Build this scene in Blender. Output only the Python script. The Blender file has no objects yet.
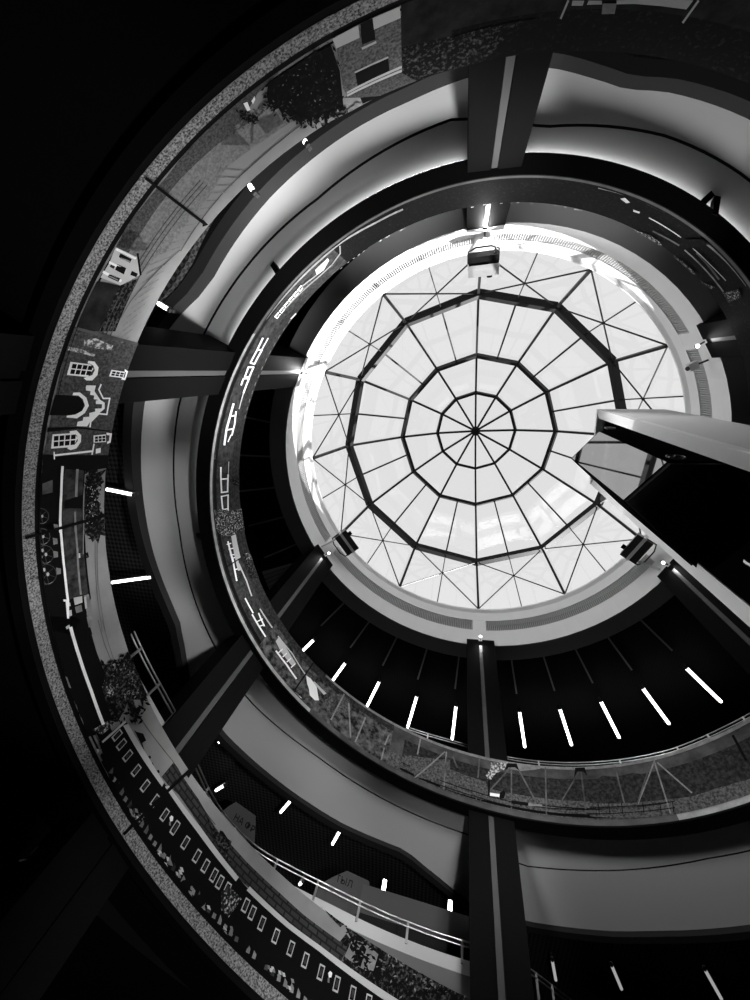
import bpy, bmesh, math, random
from mathutils import Vector, Matrix
random.seed(7)
scn = bpy.context.scene
COL = scn.collection
U = 2.6          # metres per design unit (the eye-to-axis distance)
EYE = 1.5        # height of the camera above the floor
AX = (0.2635, 1.0)   # axis of the round void, design units from the eye
PI = math.pi
RAD = math.radians

# ------------------------------------------------------------------ geometry of the view
ZPX, ZPY, FPX = 464.0, 370.75, 398.4
def _frame():
    d = Vector((ZPX-375, ZPY-500, FPX)).normalized()
    x = Vector((1, 0, 0)); x = (x - d*x.dot(d)).normalized()
    y = d.cross(x)
    return x, y, d
FX, FY, FZ = _frame()
def ray(px, py):
    v = Vector((px-375, py-500, FPX))
    z = v.dot(FZ)
    return v.dot(FX)/z, v.dot(FY)/z
def unwrap(t):
    return (t-20) % 360 + 20
def cyl(px, py, R=2.2):
    """angle and height where a sight line meets the cylinder of radius R round the axis"""
    qx, qy = ray(px, py)
    a = qx*qx+qy*qy; b = -2*(qx*AX[0]+qy*AX[1]); c = AX[0]**2+AX[1]**2-R*R
    h = (-b+math.sqrt(b*b-4*a*c))/(2*a)
    return unwrap(math.degrees(math.atan2(qy*h-AX[1], qx*h-AX[0]))), h
def flat(px, py, h):
    qx, qy = ray(px, py)
    return qx*h, qy*h
def W(x, y, h):
    return Vector((x*U, y*U, h*U+EYE))
def pol(r, t, h):
    t = RAD(t)
    return W(AX[0]+r*math.cos(t), AX[1]+r*math.sin(t), h)
def interp(x, tab):
    if x <= tab[0][0]: return tab[0][1]
    for (x0, y0), (x1, y1) in zip(tab, tab[1:]):
        if x <= x1: return y0+(y1-y0)*(x-x0)/(x1-x0)
    return tab[-1][1]
HB = [(20,2.17),(43,2.175),(60,2.2),(80,2.275),(100,2.355),(120,2.435),(140,2.51),(160,2.60),(180,2.71),(200,2.82),(220,2.95),(240,3.07),(260,3.165),(280,3.27),(300,3.35),(320,3.43),(345,3.53),(400,3.6)]
def smooth(tab, x, w=9):
    return sum(interp(x+k*w/3, tab) for k in range(-3, 4))/7
def hB(t): return smooth(HB, t)
def hA(t): return .97+.0048*(t-118)
PH = .444
def frieze_h(turn, t): return hA(t) if turn == 'A' else hB(t)

# ------------------------------------------------------------------ materials (all grey: the photo is monochrome)
def mat(name, v, rough=.6, spec=.3, noise=None, emit=None, metal=0):
    m = bpy.data.materials.new(name); m.use_nodes = True
    nt = m.node_tree; b = nt.nodes['Principled BSDF']
    b.inputs['Base Color'].default_value = (v, v, v, 1)
    b.inputs['Roughness'].default_value = rough
    b.inputs['Specular IOR Level'].default_value = spec
    b.inputs['Metallic'].default_value = metal
    if emit:
        b.inputs['Emission Color'].default_value = (1, 1, 1, 1)
        b.inputs['Emission Strength'].default_value = emit
    if noise:
        lo, hi, sc = noise[:3]
        p0, p1 = noise[3:5] if len(noise) > 4 else (.35, .65)
        tc = nt.nodes.new('ShaderNodeTexCoord')
        n = nt.nodes.new('ShaderNodeTexNoise'); n.inputs['Scale'].default_value = sc
        n.inputs['Detail'].default_value = 5; n.inputs['Roughness'].default_value = .6
        r = nt.nodes.new('ShaderNodeValToRGB')
        r.color_ramp.elements[0].position = p0; r.color_ramp.elements[0].color = (lo, lo, lo, 1)
        r.color_ramp.elements[1].position = p1; r.color_ramp.elements[1].color = (hi, hi, hi, 1)
        nt.links.new(tc.outputs['Object'], n.inputs['Vector'])
        nt.links.new(n.outputs['Fac'], r.inputs['Fac'])
        nt.links.new(r.outputs['Color'], b.inputs['Base Color'])
    return m
def mesh_mat(name, hole, wire, sc):
    """perforated metal: rows of dark diamonds in a slightly paler sheet"""
    m = mat(name, wire, .7, .2); nt = m.node_tree; b = nt.nodes['Principled BSDF']
    tc = nt.nodes.new('ShaderNodeTexCoord'); mp = nt.nodes.new('ShaderNodeMapping')
    mp.inputs['Rotation'].default_value = (0, 0, RAD(45)); mp.inputs['Scale'].default_value = (sc, sc, sc)
    ck = nt.nodes.new('ShaderNodeTexChecker'); ck.inputs['Scale'].default_value = 1
    ck.inputs['Color1'].default_value = (hole, hole, hole, 1); ck.inputs['Color2'].default_value = (wire, wire, wire, 1)
    nt.links.new(tc.outputs['Object'], mp.inputs['Vector']); nt.links.new(mp.outputs['Vector'], ck.inputs['Vector'])
    nt.links.new(ck.outputs['Color'], b.inputs['Base Color'])
    return m
def brick_mat(name, a, b_, mo):
    m = mat(name, a, .8, .1); nt = m.node_tree; b = nt.nodes['Principled BSDF']
    tc = nt.nodes.new('ShaderNodeTexCoord'); br = nt.nodes.new('ShaderNodeTexBrick')
    br.inputs['Color1'].default_value = (a, a, a, 1); br.inputs['Color2'].default_value = (b_, b_, b_, 1)
    br.inputs['Mortar'].default_value = (mo, mo, mo, 1); br.inputs['Scale'].default_value = 1
    br.inputs['Mortar Size'].default_value = .012; br.inputs['Brick Width'].default_value = .16; br.inputs['Row Height'].default_value = .07
    nt.links.new(tc.outputs['UV'], br.inputs['Vector']); nt.links.new(br.outputs['Color'], b.inputs['Base Color'])
    return m
def glass_mat(name, clear, gloss, tint=.9):
    m = bpy.data.materials.new(name); m.use_nodes = True; nt = m.node_tree
    for n in list(nt.nodes): nt.nodes.remove(n)
    o = nt.nodes.new('ShaderNodeOutputMaterial'); mx = nt.nodes.new('ShaderNodeMixShader')
    t = nt.nodes.new('ShaderNodeBsdfTransparent'); t.inputs['Color'].default_value = (clear, clear, clear, 1)
    g = nt.nodes.new('ShaderNodeBsdfGlossy'); g.inputs['Roughness'].default_value = .02
    g.inputs['Color'].default_value = (tint, tint, tint, 1)
    mx.inputs['Fac'].default_value = gloss
    nt.links.new(t.outputs[0], mx.inputs[1]); nt.links.new(g.outputs[0], mx.inputs[2]); nt.links.new(mx.outputs[0], o.inputs['Surface'])
    return m
M = dict(
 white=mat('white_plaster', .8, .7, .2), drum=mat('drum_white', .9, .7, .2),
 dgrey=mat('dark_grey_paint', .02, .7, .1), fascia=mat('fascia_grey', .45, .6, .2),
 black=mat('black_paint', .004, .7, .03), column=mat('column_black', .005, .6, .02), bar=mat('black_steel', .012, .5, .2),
 strip=mat('pale_channel', .06, .4, .3), metal=mat('brushed_steel', .45, .3, .5, metal=1), dmetal=mat('dark_metal', .06, .4, .5),
 ceil=mesh_mat('perforated_ceiling', .004, .010, 16.0), mesh1=mesh_mat('perforated_sheet', .005, .045, 13.0),
 tube=mat('lit_tube', .9, .5, .2, emit=5), dimtube=mat('dim_tube', .5, .5, .2, emit=.35), led=mat('lit_led', .9, .5, .2, emit=6), bulb=mat('lit_bulb', .9, .5, .2, emit=14),
 conduit=mat('conduit_grey', .4, .5, .3), shaft=mat('shaft_white', .88, .6, .2), shaftside=mat('shaft_side_grey', .7, .6, .2),
 pane=glass_mat('roof_glass', .93, .07), lift=glass_mat('lift_glass', .2, .75, .55), dglass=mat('dark_glass', .002, .5, .0),
 gproj=mat('projector_white', .75, .5, .3), gdark=mat('projector_dark', .03, .4, .3),
 slat=mat('vent_slat', .6, .6, .2), slatback=mat('vent_back', .3, .7, .1), floor=mat('floor_stone', .12, .6, .2, noise=(.1, .15, 3)),
 moss=mat('moss_grey', .2, .9, .1, noise=(.08, .45, 18)), board=mat('sign_board', .07, .7, .2), ink=mat('sign_ink', .01, .8, .1),
 # print on the mural
 p_sky=mat('print_sky', .24, .6, .05, noise=(.2, .27, 1.2)), p_gravel=mat('print_gravel', .3, .7, .1, noise=(.03, .34, 48, .38, .62)),
 p_black=mat('print_black', .005, .5, .03), p_dark=mat('print_dark', .03, .5, .03, noise=(.012, .055, 9)),
 p_white=mat('print_white', .9, .5, .1), p_pale=mat('print_pale', .5, .5, .2), p_mid=mat('print_mid', .2, .5, .2, noise=(.14, .26, 7)),
 p_steel=mat('print_steel', .09, .5, .03, noise=(.05, .13, 4)),
 p_fieldd=mat('print_field_dark', .1, .6, .1, noise=(.02, .11, 44, .3, .7)), p_fieldm=mat('print_field_mid', .28, .6, .1, noise=(.13, .24, 30)),
 p_leaf=mat('print_leaves', .03, .6, .03, noise=(0.006, 0.14, 26, .5, .75)), p_leafd=mat('print_leaves_dark', .02, .6, .03, noise=(.004, .03, 22, .55, .75)),
 p_leafb=mat('print_leaves_pale', .1, .6, .1, noise=(0.01, 0.6, 30, .52, .66)),
 p_brick=mat('print_rough_brick', .09, .6, .1, noise=(.02, .09, 30)), p_brickl=mat('print_light_brick', .16, .6, .1, noise=(.04, .18, 36)),
 p_brush=mat('print_brushwood', .05, .6, .03, noise=(.01, .17, 7, .38, .72)), p_wall=brick_mat('print_brick_rows', .03, .045, .012), p_graf=mat('print_graffiti', .2, .6, .1, noise=(0.08, 0.6, 24, .45, .6)),
 p_wood=mat('print_planks', .015, .6, .03, noise=(.006, .025, 5)), p_forest=mat('print_forest', .02, .6, .1, noise=(0.008, 0.05, 16, .4, .75)),
 p_meadow=mat('print_meadow', .13, .6, .1, noise=(0.02, 0.15, 24, .35, .7)), p_dusk=mat('print_dusk_sky', .1, .6, .1, noise=(0.03, 0.08, 3)),
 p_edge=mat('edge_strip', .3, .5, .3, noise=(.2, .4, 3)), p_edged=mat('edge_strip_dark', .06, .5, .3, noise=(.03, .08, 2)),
)

# ------------------------------------------------------------------ builders
def link(name, verts, faces, mats, parent=None, idx=None, smooth_=False):
    me = bpy.data.meshes.new(name); me.from_pydata([tuple(v) for v in verts], [], faces)
    for m in (mats if isinstance(mats, (list, tuple)) else [mats]): me.materials.append(m)
    if idx:
        me.polygons.foreach_set('material_index', idx)
    if smooth_:
        me.polygons.foreach_set('use_smooth', [True]*len(me.polygons))
    me.update()
    o = bpy.data.objects.new(name, me); COL.objects.link(o)
    if parent: o.parent = parent; o.matrix_parent_inverse = parent.matrix_world.inverted()
    return o
class MB:
    def __init__(s): s.v = []; s.f = []; s.i = []
    def add(s, v, f, mi=0):
        n = len(s.v); s.v += [Vector(p) for p in v]; s.f += [tuple(k+n for k in q) for q in f]; s.i += [mi]*len(f); return s
    def box(s, o, a, b, c, mi=0):
        """box with corner o and edge vectors a, b, c"""
        o, a, b, c = map(Vector, (o, a, b, c))
        v = [o, o+a, o+a+b, o+b, o+c, o+a+c, o+a+b+c, o+b+c]
        f = [(0, 3, 2, 1), (4, 5, 6, 7), (0, 1, 5, 4), (1, 2, 6, 5), (2, 3, 7, 6), (3, 0, 4, 7)]
        if a.cross(b).dot(c) < 0: f = [q[::-1] for q in f]
        return s.add(v, f, mi)
    def bar(s, a, b, w, d, up=Vector((0, 0, 1)), mi=0):
        a, b = Vector(a), Vector(b); t = (b-a).normalized(); sd = t.cross(up)
        sd = sd.normalized() if sd.length > 1e-5 else Vector((1, 0, 0)); n = sd.cross(t)
        return s.box(a-sd*w/2-n*d/2, sd*w, n*d, b-a, mi)
    def tube(s, pts, r, n=8, mi=0):
        pts = [Vector(p) for p in pts]; rings = []
        for k, p in enumerate(pts):
            t = (pts[min(k+1, len(pts)-1)]-pts[max(k-1, 0)]).normalized()
            u = t.cross(Vector((0, 0, 1)));  u = u.normalized() if u.length > 1e-4 else Vector((1, 0, 0)); w = u.cross(t)
            rings.append([p+(u*math.cos(2*PI*j/n)+w*math.sin(2*PI*j/n))*r for j in range(n)])
        v = [q for R in rings for q in R]; f = []
        for k in range(len(pts)-1):
            for j in range(n):
                a = k*n+j; b = k*n+(j+1) % n; f.append((a, b, b+n, a+n))
        f += [tuple(range(n))[::-1], tuple(range(len(v)-n, len(v)))]
        return s.add(v, f, mi)
    def sweep(s, prof, ts, mi=None, closed=True):
        """prof(t) -> list of (r, h); swept over angles ts"""
        rows = [[pol(r, t, h) for r, h in prof(t)] for t in ts]; n = len(rows[0]); base = len(s.v)
        for R in rows: s.v += R
        m = n if closed else n-1
        for k in range(len(ts)-1):
            for j in range(m):
                a = base+k*n+j; b = base+k*n+(j+1) % n
                s.f.append((a, a+n, b+n, b)); s.i.append(mi[j] if mi else 0)
        if closed:
            s.f.append(tuple(base+j for j in range(n))); s.i.append(mi[0] if mi else 0)
            s.f.append(tuple(base+(len(ts)-1)*n+j for j in range(n))[::-1]); s.i.append(mi[0] if mi else 0)
        return s
    def ball(s, c, r, mi=0, seg=10, rg=6):
        c = Vector(c); v = []; f = []
        for i in range(rg+1):
            for j in range(seg):
                p = PI*i/rg; q = 2*PI*j/seg
                v.append(c+Vector((math.sin(p)*math.cos(q), math.sin(p)*math.sin(q), math.cos(p)))*r)
        for i in range(rg):
            for j in range(seg):
                a = i*seg+j; b = i*seg+(j+1) % seg; f.append((a, a+seg, b+seg, b))
        return s.add(v, f, mi)
    def out(s, name, mats, parent=None, smooth_=False):
        return link(name, s.v, s.f, mats, parent, s.i, smooth_)
def tag(o, label=None, cat=None, group=None, kind=None):
    if label: o['label'] = label
    if cat: o['category'] = cat
    if group: o['group'] = group
    if kind: o['kind'] = kind
    return o
def empty(name, loc, label, cat, group=None, kind=None):
    o = bpy.data.objects.new(name, None); COL.objects.link(o); o.location = loc
    o.empty_display_size = .2
    bpy.context.view_layer.update()
    return tag(o, label, cat, group, kind)
def arange(a, b, st):
    n = max(1, round((b-a)/st)); return [a+(b-a)*k/n for k in range(n+1)]

# ================================================================== SETTING
# floor, walls, ceilings -----------------------------------------------------------------------
RO = 6.6
FLOOR = -EYE/U
ts = arange(0, 360, 4)
mb = MB()
for k in range(len(ts)-1):
    mb.add([pol(0, 0, FLOOR), pol(RO, ts[k], FLOOR), pol(RO, ts[k+1], FLOOR)], [(0, 1, 2)])
tag(mb.out('floor', M['floor']), 'stone floor at the foot of the round atrium', 'floor', kind='structure')
mb = MB().sweep(lambda t: [(RO, FLOOR), (RO, 4.6), (RO+.1, 4.6), (RO+.1, FLOOR)], ts)
tag(mb.out('wall_outer', M['black']), 'black wall far behind the galleries', 'wall', kind='structure')
HC2 = 4.45
mb = MB().sweep(lambda t: [(2.48, HC2), (RO+.1, HC2), (RO+.1, HC2+.1), (2.48, HC2+.1)], ts)
tag(mb.out('ceiling_upper', M['ceil']), 'black perforated ceiling round the skylight', 'ceiling', kind='structure')

# drum below the dome ---------------------------------------------------------------------------
RD, H0, H1, HV0, HV1 = 2.277, 4.37, 5.14, 4.68, 4.90
COLT = [26, 86, 146, 206, 266, 326]
mb = MB()
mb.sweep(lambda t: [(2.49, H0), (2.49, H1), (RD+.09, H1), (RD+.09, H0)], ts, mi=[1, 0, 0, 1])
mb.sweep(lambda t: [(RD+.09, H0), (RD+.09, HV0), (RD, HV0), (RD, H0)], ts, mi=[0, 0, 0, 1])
mb.sweep(lambda t: [(RD+.09, HV1), (RD+.09, H1), (2.245, H1), (2.245, H1-.03), (RD, H1-.06), (RD, HV1)], ts)
for c in COLT:
    mb.sweep(lambda t: [(RD+.09, HV0), (RD+.09, HV1), (RD, HV1), (RD, HV0)], arange(c-2.2, c+2.2, 1))
tag(mb.out('wall_drum', [M['drum'], M['fascia']]), 'white cylindrical drum under the glass dome with grey underside', 'wall', kind='structure')
VL = {26: 'between the dome camera column and the top of the lift', 86: 'between the bottom centre column and lower left column',
      146: 'between the lower left column and left column', 206: 'from left column to top column, in full sun',
      266: 'between the top column and security camera column', 326: 'beside the security camera down to the lift tower'}
VL[26] = 'between the lower right projector and bottom centre column'
for c in COLT:
    g = MB(); t0, t1 = c+2.2, c+57.8
    g.sweep(lambda t: [(RD+.085, HV0), (RD+.085, HV1), (RD+.07, HV1), (RD+.07, HV0)], arange(t0, t1, 2))
    root = tag(g.out('vent_grille', M['slatback']), 'slatted vent strip in the white drum '+VL[c], 'vent', 'vent strips round the drum')
    s = MB(); n = 92
    for k in range(n):
        t = t0+(t1-t0)*(k+.5)/n
        a = pol(RD+.008, t, HV0); rd = (pol(RD+.065, t, HV0)-a); tg = Vector((-math.sin(RAD(t)), math.cos(RAD(t)), 0))
        s.box(a-tg*.012, tg*.024, rd, Vector((0, 0, (HV1-HV0)*U)))
    s.out('slats', M['slat'], root)

# ramp: upper turn ------------------------------------------------------------------------------
RW = [(20,3.3),(54.5,3.392),(64.6,3.439),(70.3,3.491),(80.9,3.553),(88.2,3.525),(93.1,3.324),(99.1,3.139),(103,3.16),(110.5,3.214),(122.3,3.23),(134.5,3.241),(144,3.193),(151.2,2.99),(156.2,2.894),(160.4,2.89),(169.5,2.907),(183.1,2.907),(194.1,2.902),(202,2.895),(205.1,2.879),(209.1,2.825),(214,2.738),(217.7,2.709),(222.1,2.72),(231.7,2.741),(247.2,2.754),(254.9,2.757),(262.9,2.785),(272.5,2.788),(278,2.745),(282.8,2.715),(287.7,2.752),(298.4,2.797),(330,2.9),(400,3.1)]
def rw(t): return interp(t, RW)
def rline(t): return interp(t, [(20,2.7),(54,2.71),(81,2.87),(89,2.67),(120,2.65),(137,2.72),(173,2.59),(196,2.6),(238,2.53),(260,2.59),(273,2.49),(290,2.56),(303,2.58),(400,2.6)])
BD = [(20,.035),(115,.035),(146,.06),(165,.065),(195,.12),(215,.14),(235,.14),(260,.14),(282,.12),(400,.12)]
tsB = arange(22, 352, 2)
LIP = .135
mb = MB()
def profB(t):
    h = hB(t); w = rw(t); l = rline(t); b = interp(t, BD)
    return [(2.2, h-.012), (2.2, h), (2.225, h), (2.225, h+.15), (w+.08, h+.15), (w+.08, h+.09-b), (w, h+.09-b), (w, h+.09), (l+.008, h+.09), (l+.006, h+.098), (l-.006, h+.098), (l-.008, h+.09), (2.26, h+.10), (2.26, h+.03), (2.315, h+.03), (2.315, h-.012)]
#        lip face, top lip, parapet foot, deck, outer side, band bottom, band face, white soffit...
mb.sweep(profB, tsB, mi=[1, 1, 1, 1, 1, 2, 2, 0, 2, 2, 2, 0, 1, 1, 1, 1])
tag(mb.out('ramp', [M['white'], M['black'], M['dgrey']]), 'upper turn of the spiral ramp with white underside and black edge', 'ramp', kind='structure')
# lower turn: black underside
tsA = arange(82, 376, 2)
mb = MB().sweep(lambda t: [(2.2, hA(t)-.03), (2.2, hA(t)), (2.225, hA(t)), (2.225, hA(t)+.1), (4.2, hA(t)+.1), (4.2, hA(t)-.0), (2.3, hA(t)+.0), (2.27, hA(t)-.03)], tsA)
tag(mb.out('ramp', M['black']), 'lower turn of the spiral ramp, black below the lower mural', 'ramp', kind='structure')
# ground-storey ceiling, outside the lower turn
mb = MB().sweep(lambda t: [(2.66, 1.0), (RO, 1.0), (RO, 1.1), (2.66, 1.1)], ts)
tag(mb.out('ceiling_lower', M['black']), 'black ceiling over the ground storey', 'ceiling', kind='structure')
# ceiling between level one and two, outside the ramp
HC1 = 2.82
mb = MB().sweep(lambda t: [(rw(t)+.09, HC1), (RO, HC1), (RO, HC1+.06), (rw(t)+.09, HC1+.06)], arange(22, 340, 2))
tag(mb.out('ceiling_middle', M['mesh1']), 'dark perforated ceiling over the lower gallery', 'ceiling', kind='structure')

# columns -----------------------------------------------------------------------------------------
CW = {26: 'behind the lift tower at lower right', 86: 'at bottom centre', 146: 'at lower left',
      206: 'at the left with sunlit head', 266: 'at the top under the white projector', 326: 'at the right beside the security camera'}
def frame_at(t):
    r = Vector((math.cos(RAD(t)), math.sin(RAD(t)), 0)); return r, Vector((-r.y, r.x, 0)), Vector((0, 0, 1))
for c in COLT:
    r, tg, up = frame_at(c)
    root = empty('column', pol(2.4, c, FLOOR), 'tall black column with a pale light channel, '+CW[c], 'column', 'six columns round the void')
    w, d, g = .335*U, .30*U, .022*U
    o = pol(2.236, c, FLOOR); H = (4.425-FLOOR)*U
    b = MB()
    b.box(o-tg*w/2, tg*(w/2-g), r*d, up*H)
    b.box(o+tg*g, tg*(w/2-g), r*d, up*H)
    b.box(o-tg*g+r*.02*U, tg*2*g, r*(d-.02*U), up*H)
    b.out('shaft', M['column'], root)
    h0_ = (hA(c if c > 80 else c+360)-FLOOR)*U
    MB().box(o-tg*g*.85+r*.008*U+up*h0_, tg*1.7*g, r*.011*U, up*(H-.1*U-h0_)).out('light_channel', M['strip'], root)
    if c in (206, 266):  # sunlight on these black heads is put in as pale plates
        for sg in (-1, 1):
            q = MB().box(o+tg*(g if sg > 0 else -w/2)-r*.012+up*(H-.135*U), tg*(w/2-g), r*.011, up*.135*U).out('sunlit_head', M['gproj'], root); q['label'] = 'column head coloured pale for sunlight'
    # little spot at the head
    p = pol(2.17, c, 4.40)
    sp = empty('spotlight', p, 'small round spotlight on the column '+CW[c], 'spotlight', 'spotlights on the column heads')
    h = MB(); h.tube([p+up*.05, p+up*.012], .05, 10); h.out('housing', M['gdark'], sp)
    MB().ball(p, .042).out('lamp', M['bulb'], sp)
    MB().bar(p+up*.05, pol(2.236, c, 4.41)+up*.02, .03, .03).out('arm', M['gdark'], sp)
    L = bpy.data.lights.new('spot_lamp', 'SPOT'); L.energy = 70 if c in (206, 266) else 9; L.spot_size = RAD(110); L.spot_blend = .9; L.shadow_soft_size = .03
    lo = bpy.data.objects.new('spot_lamp', L); COL.objects.link(lo); lo.parent = sp; lo.location = -up*.06
    tgt = (r*.35-up).normalized(); lo.rotation_euler = tgt.to_track_quat('-Z', 'Y').to_euler()

# glass dome ----------------------------------------------------------------------------------------
dome = empty('skylight_dome', pol(0, 0, H1), 'round glass dome with twelve black ribs and ring beams', 'skylight')
PH0 = 25.97
rings = [(.6527, 7.122), (1.23, 6.823), (1.99, 6.108), (2.25, 5.145)]
V = [[pol(r, PH0+30*i, h) for i in range(12)] for r, h in rings]
apex = pol(0, 0, 7.20)
Cc = pol(0, 0, 5.0)
mid = lambda a, b: (a+b)/2
def upv(p): return (p-Cc).normalized()
def B(name, a, b, w, d):
    MB().bar(a, b, w*U, d*U, upv(mid(a, b))).out(name, M['bar'], dome)
for i in range(12):
    j = (i+1) % 12
    m = MB()
    chain = [apex, V[0][i], V[1][i], V[2][i], V[3][i]]
    for k, (a, b) in enumerate(zip(chain, chain[1:])):
        m.bar(a, b, .03*U, .055*U, upv(mid(a, b)))
    m.out('rib', M['bar'], dome)
    B('inner_ring_beam', V[0][i], V[0][j], .042, .06)
    B('middle_ring_beam', V[1][i], V[1][j], .05, .075)
    B('outer_ring_beam', V[2][i], V[2][j], .07, .11)
    m2, m1 = mid(V[2][i], V[2][j]), mid(V[1][i], V[1][j])
    B('intermediate_bar', m1, m2, .022, .035)
    a, b, c, d = V[2][i], V[2][j], V[3][i], V[3][j]
    wa, wb = (a-b).length, (c-d).length
    f = wa/(wa+wb); node = (a*(1-f)+d*f+b*(1-f)+c*f)/2
    mb_ = mid(c, d)
    rr = (mb_-pol(0, 0, 5.145)); mb_ = pol(0, 0, 5.145)+rr.normalized()*2.245*U
    B('diagonal_brace', a, d, .009, .016); B('diagonal_brace', b, c, .009, .016)
    B('middle_brace', m2, mb_, .012, .018)
    nd = MB().ball(node, .02*U, seg=8, rg=5); nd.out('brace_node', M['bar'], dome)
    MB().ball(m2, .035*U, seg=8, rg=5).out('joint', M['bar'], dome)
    def pane(nm, *p):
        off = [q+upv(q)*.035*U for q in p]
        link(nm, off, [tuple(range(len(p)))], M['pane'], dome)
    pane('apex_pane', apex, V[0][i], V[0][j])
    pane('upper_pane', V[0][i], V[1][i], V[1][j], V[0][j])
    pane('middle_pane', V[1][i], V[2][i], m2, m1); pane('middle_pane', m1, m2, V[2][j], V[1][j])
    for q in ((a, m2), (m2, b), (b, d), (d, mb_), (mb_, c), (c, a)):
        pane('edge_pane', q[0], q[1], node)
hb = MB().tube([apex+Vector((0, 0, .16)), apex-Vector((0, 0, .16))], .075*U, 16); hb.out('hub', M['bar'], dome)

# moss outside the glass foot
def moss(t0, t1, label, hh):
    m = MB()
    for t in arange(t0, t1, .6):
        for k in range(2):
            m.ball(pol(2.345+random.uniform(0, .02), t+random.uniform(-.3, .3), 5.16+random.uniform(0, hh)), random.uniform(.02, .045)*U, seg=7, rg=4)
    tag(m.out('moss_clump', M['moss']), label, 'moss', 'moss outside the glass')
moss(33, 44, 'grey moss clump outside the glass beside the lower right projector', .10)
moss(336.5, 341, 'grey moss clump outside the glass near the security camera', .09)
moss(344, 347, 'small moss clump outside the glass right above the lift tower', .06)
moss(66, 68, 'tiny moss tuft outside the glass right of the bottom centre column', .02)

# ================================================================== TRACED PRINT ON THE PARAPETS
class Print:
    """flat drawing laid on the parapet cylinder; everything is kept as angle / height on the sheet"""
    def __init__(s, turn): s.turn = turn; s.v = []; s.f = []; s.i = []; s.mats = []; s.uv = []
    def mi(s, m):
        if m not in s.mats: s.mats.append(m)
        return s.mats.index(m)
    def poly(s, pts, m, layer):
        """pts: list of (angle, height)"""
        hb = lambda t: frieze_h(s.turn, t)
        bm = bmesh.new()
        vs = [bm.verts.new((t, (h-hb(t))*60, 0)) for t, h in pts]
        try: bm.faces.new(vs)
        except ValueError: bm.free(); return
        t0 = min(t for t, h in pts); t1 = max(t for t, h in pts)
        k = math.ceil(t0/2)*2
        while k < t1:
            bmesh.ops.bisect_plane(bm, geom=bm.verts[:]+bm.edges[:]+bm.faces[:], plane_co=(k, 0, 0), plane_no=(1, 0, 0), dist=1e-5)
            k += 2
        bmesh.ops.triangulate(bm, faces=bm.faces[:])
        vmin = 0 if layer < 2 or layer == 10 else (.074 if s.turn == 'A' else .035)
        n = len(s.v); bm.verts.ensure_lookup_table(); R = 2.2-.0016*layer; k = s.mi(m)
        for v in bm.verts:
            t = v.co.x; vv = min(max(v.co.y/60, vmin), PH)
            s.v.append(pol(R, t, hb(t)+vv)); s.uv.append((RAD(t)*R*U, vv*U))
        for f in bm.faces:
            s.f.append(tuple(n+v.index for v in f.verts)); s.i.append(k)
        bm.free()
    def px(s, pts, m, layer=2):
        s.poly([cyl(x, y, 2.2) for x, y in pts], m, layer)
    def crop(s, c, pts, m, layer=2):
        s.px([(c[0]+x/c[2], c[1]+y/c[2]) for x, y in pts], m, layer)
    def line(s, c, pts, w, m, layer=3, closed=False):
        P = [(c[0]+x/c[2], c[1]+y/c[2]) for x, y in pts]; w = w/c[2]/2
        seg = list(zip(P, P[1:]))+([(P[-1], P[0])] if closed else [])
        for (x0, y0), (x1, y1) in seg:
            L = math.hypot(x1-x0, y1-y0) or 1; ux, uy = (x1-x0)/L*w*.6, (y1-y0)/L*w*.6; nx, ny = -(y1-y0)/L*w, (x1-x0)/L*w
            s.px([(x0-ux+nx, y0-uy+ny), (x1+ux+nx, y1+uy+ny), (x1+ux-nx, y1+uy-ny), (x0-ux-nx, y0-uy-ny)], m, layer)
    def band(s, t0, t1, v0, v1, m, layer=0):
        hb = lambda t: frieze_h(s.turn, t)
        t = t0
        while t < t1-1e-6:
            e = min(t+20, t1); q = arange(t, e, 2)
            s.poly([(x, hb(x)+v0) for x in q]+[(x, hb(x)+v1) for x in q[::-1]], m, layer); t = e
    def leaves(s, c, pts, n, m, layer, size=12, spread=14):
        for _ in range(n):
            i = random.randrange(len(pts)); (x0, y0), (x1, y1) = pts[i-1], pts[i]; f = random.random()
            x, y = x0+(x1-x0)*f+random.gauss(0, spread), y0+(y1-y0)*f+random.gauss(0, spread); a = random.uniform(0, 6.3); q = size*random.uniform(.4, 1)
            s.crop(c, [(x+q*math.cos(a), y+q*math.sin(a)), (x-q*.4*math.sin(a), y+q*.4*math.cos(a)), (x-q*math.cos(a), y-q*math.sin(a)), (x+q*.4*math.sin(a), y-q*.4*math.cos(a))], m, layer)
    def rect(s, x, y, dt, dh, m, layer=3):
        t, h = cyl(x, y); s.poly([(t-dt/2, h-dh/2), (t+dt/2, h-dh/2), (t+dt/2, h+dh/2), (t-dt/2, h+dh/2)], m, layer)
    def out(s, parent):
        me = bpy.data.meshes.new('printed_picture'); me.from_pydata([tuple(v) for v in s.v], [], s.f)
        for m in s.mats: me.materials.append(M[m])
        me.polygons.foreach_set('material_index', s.i)
        uv = me.uv_layers.new(name='UVMap')
        for lp in me.loops: uv.data[lp.index].uv = s.uv[lp.vertex_index]
        o = bpy.data.objects.new('printed_picture', me); COL.objects.link(o); o.parent = parent; o.matrix_parent_inverse = parent.matrix_world.inverted()
        return o
exec_prints = []

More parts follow.
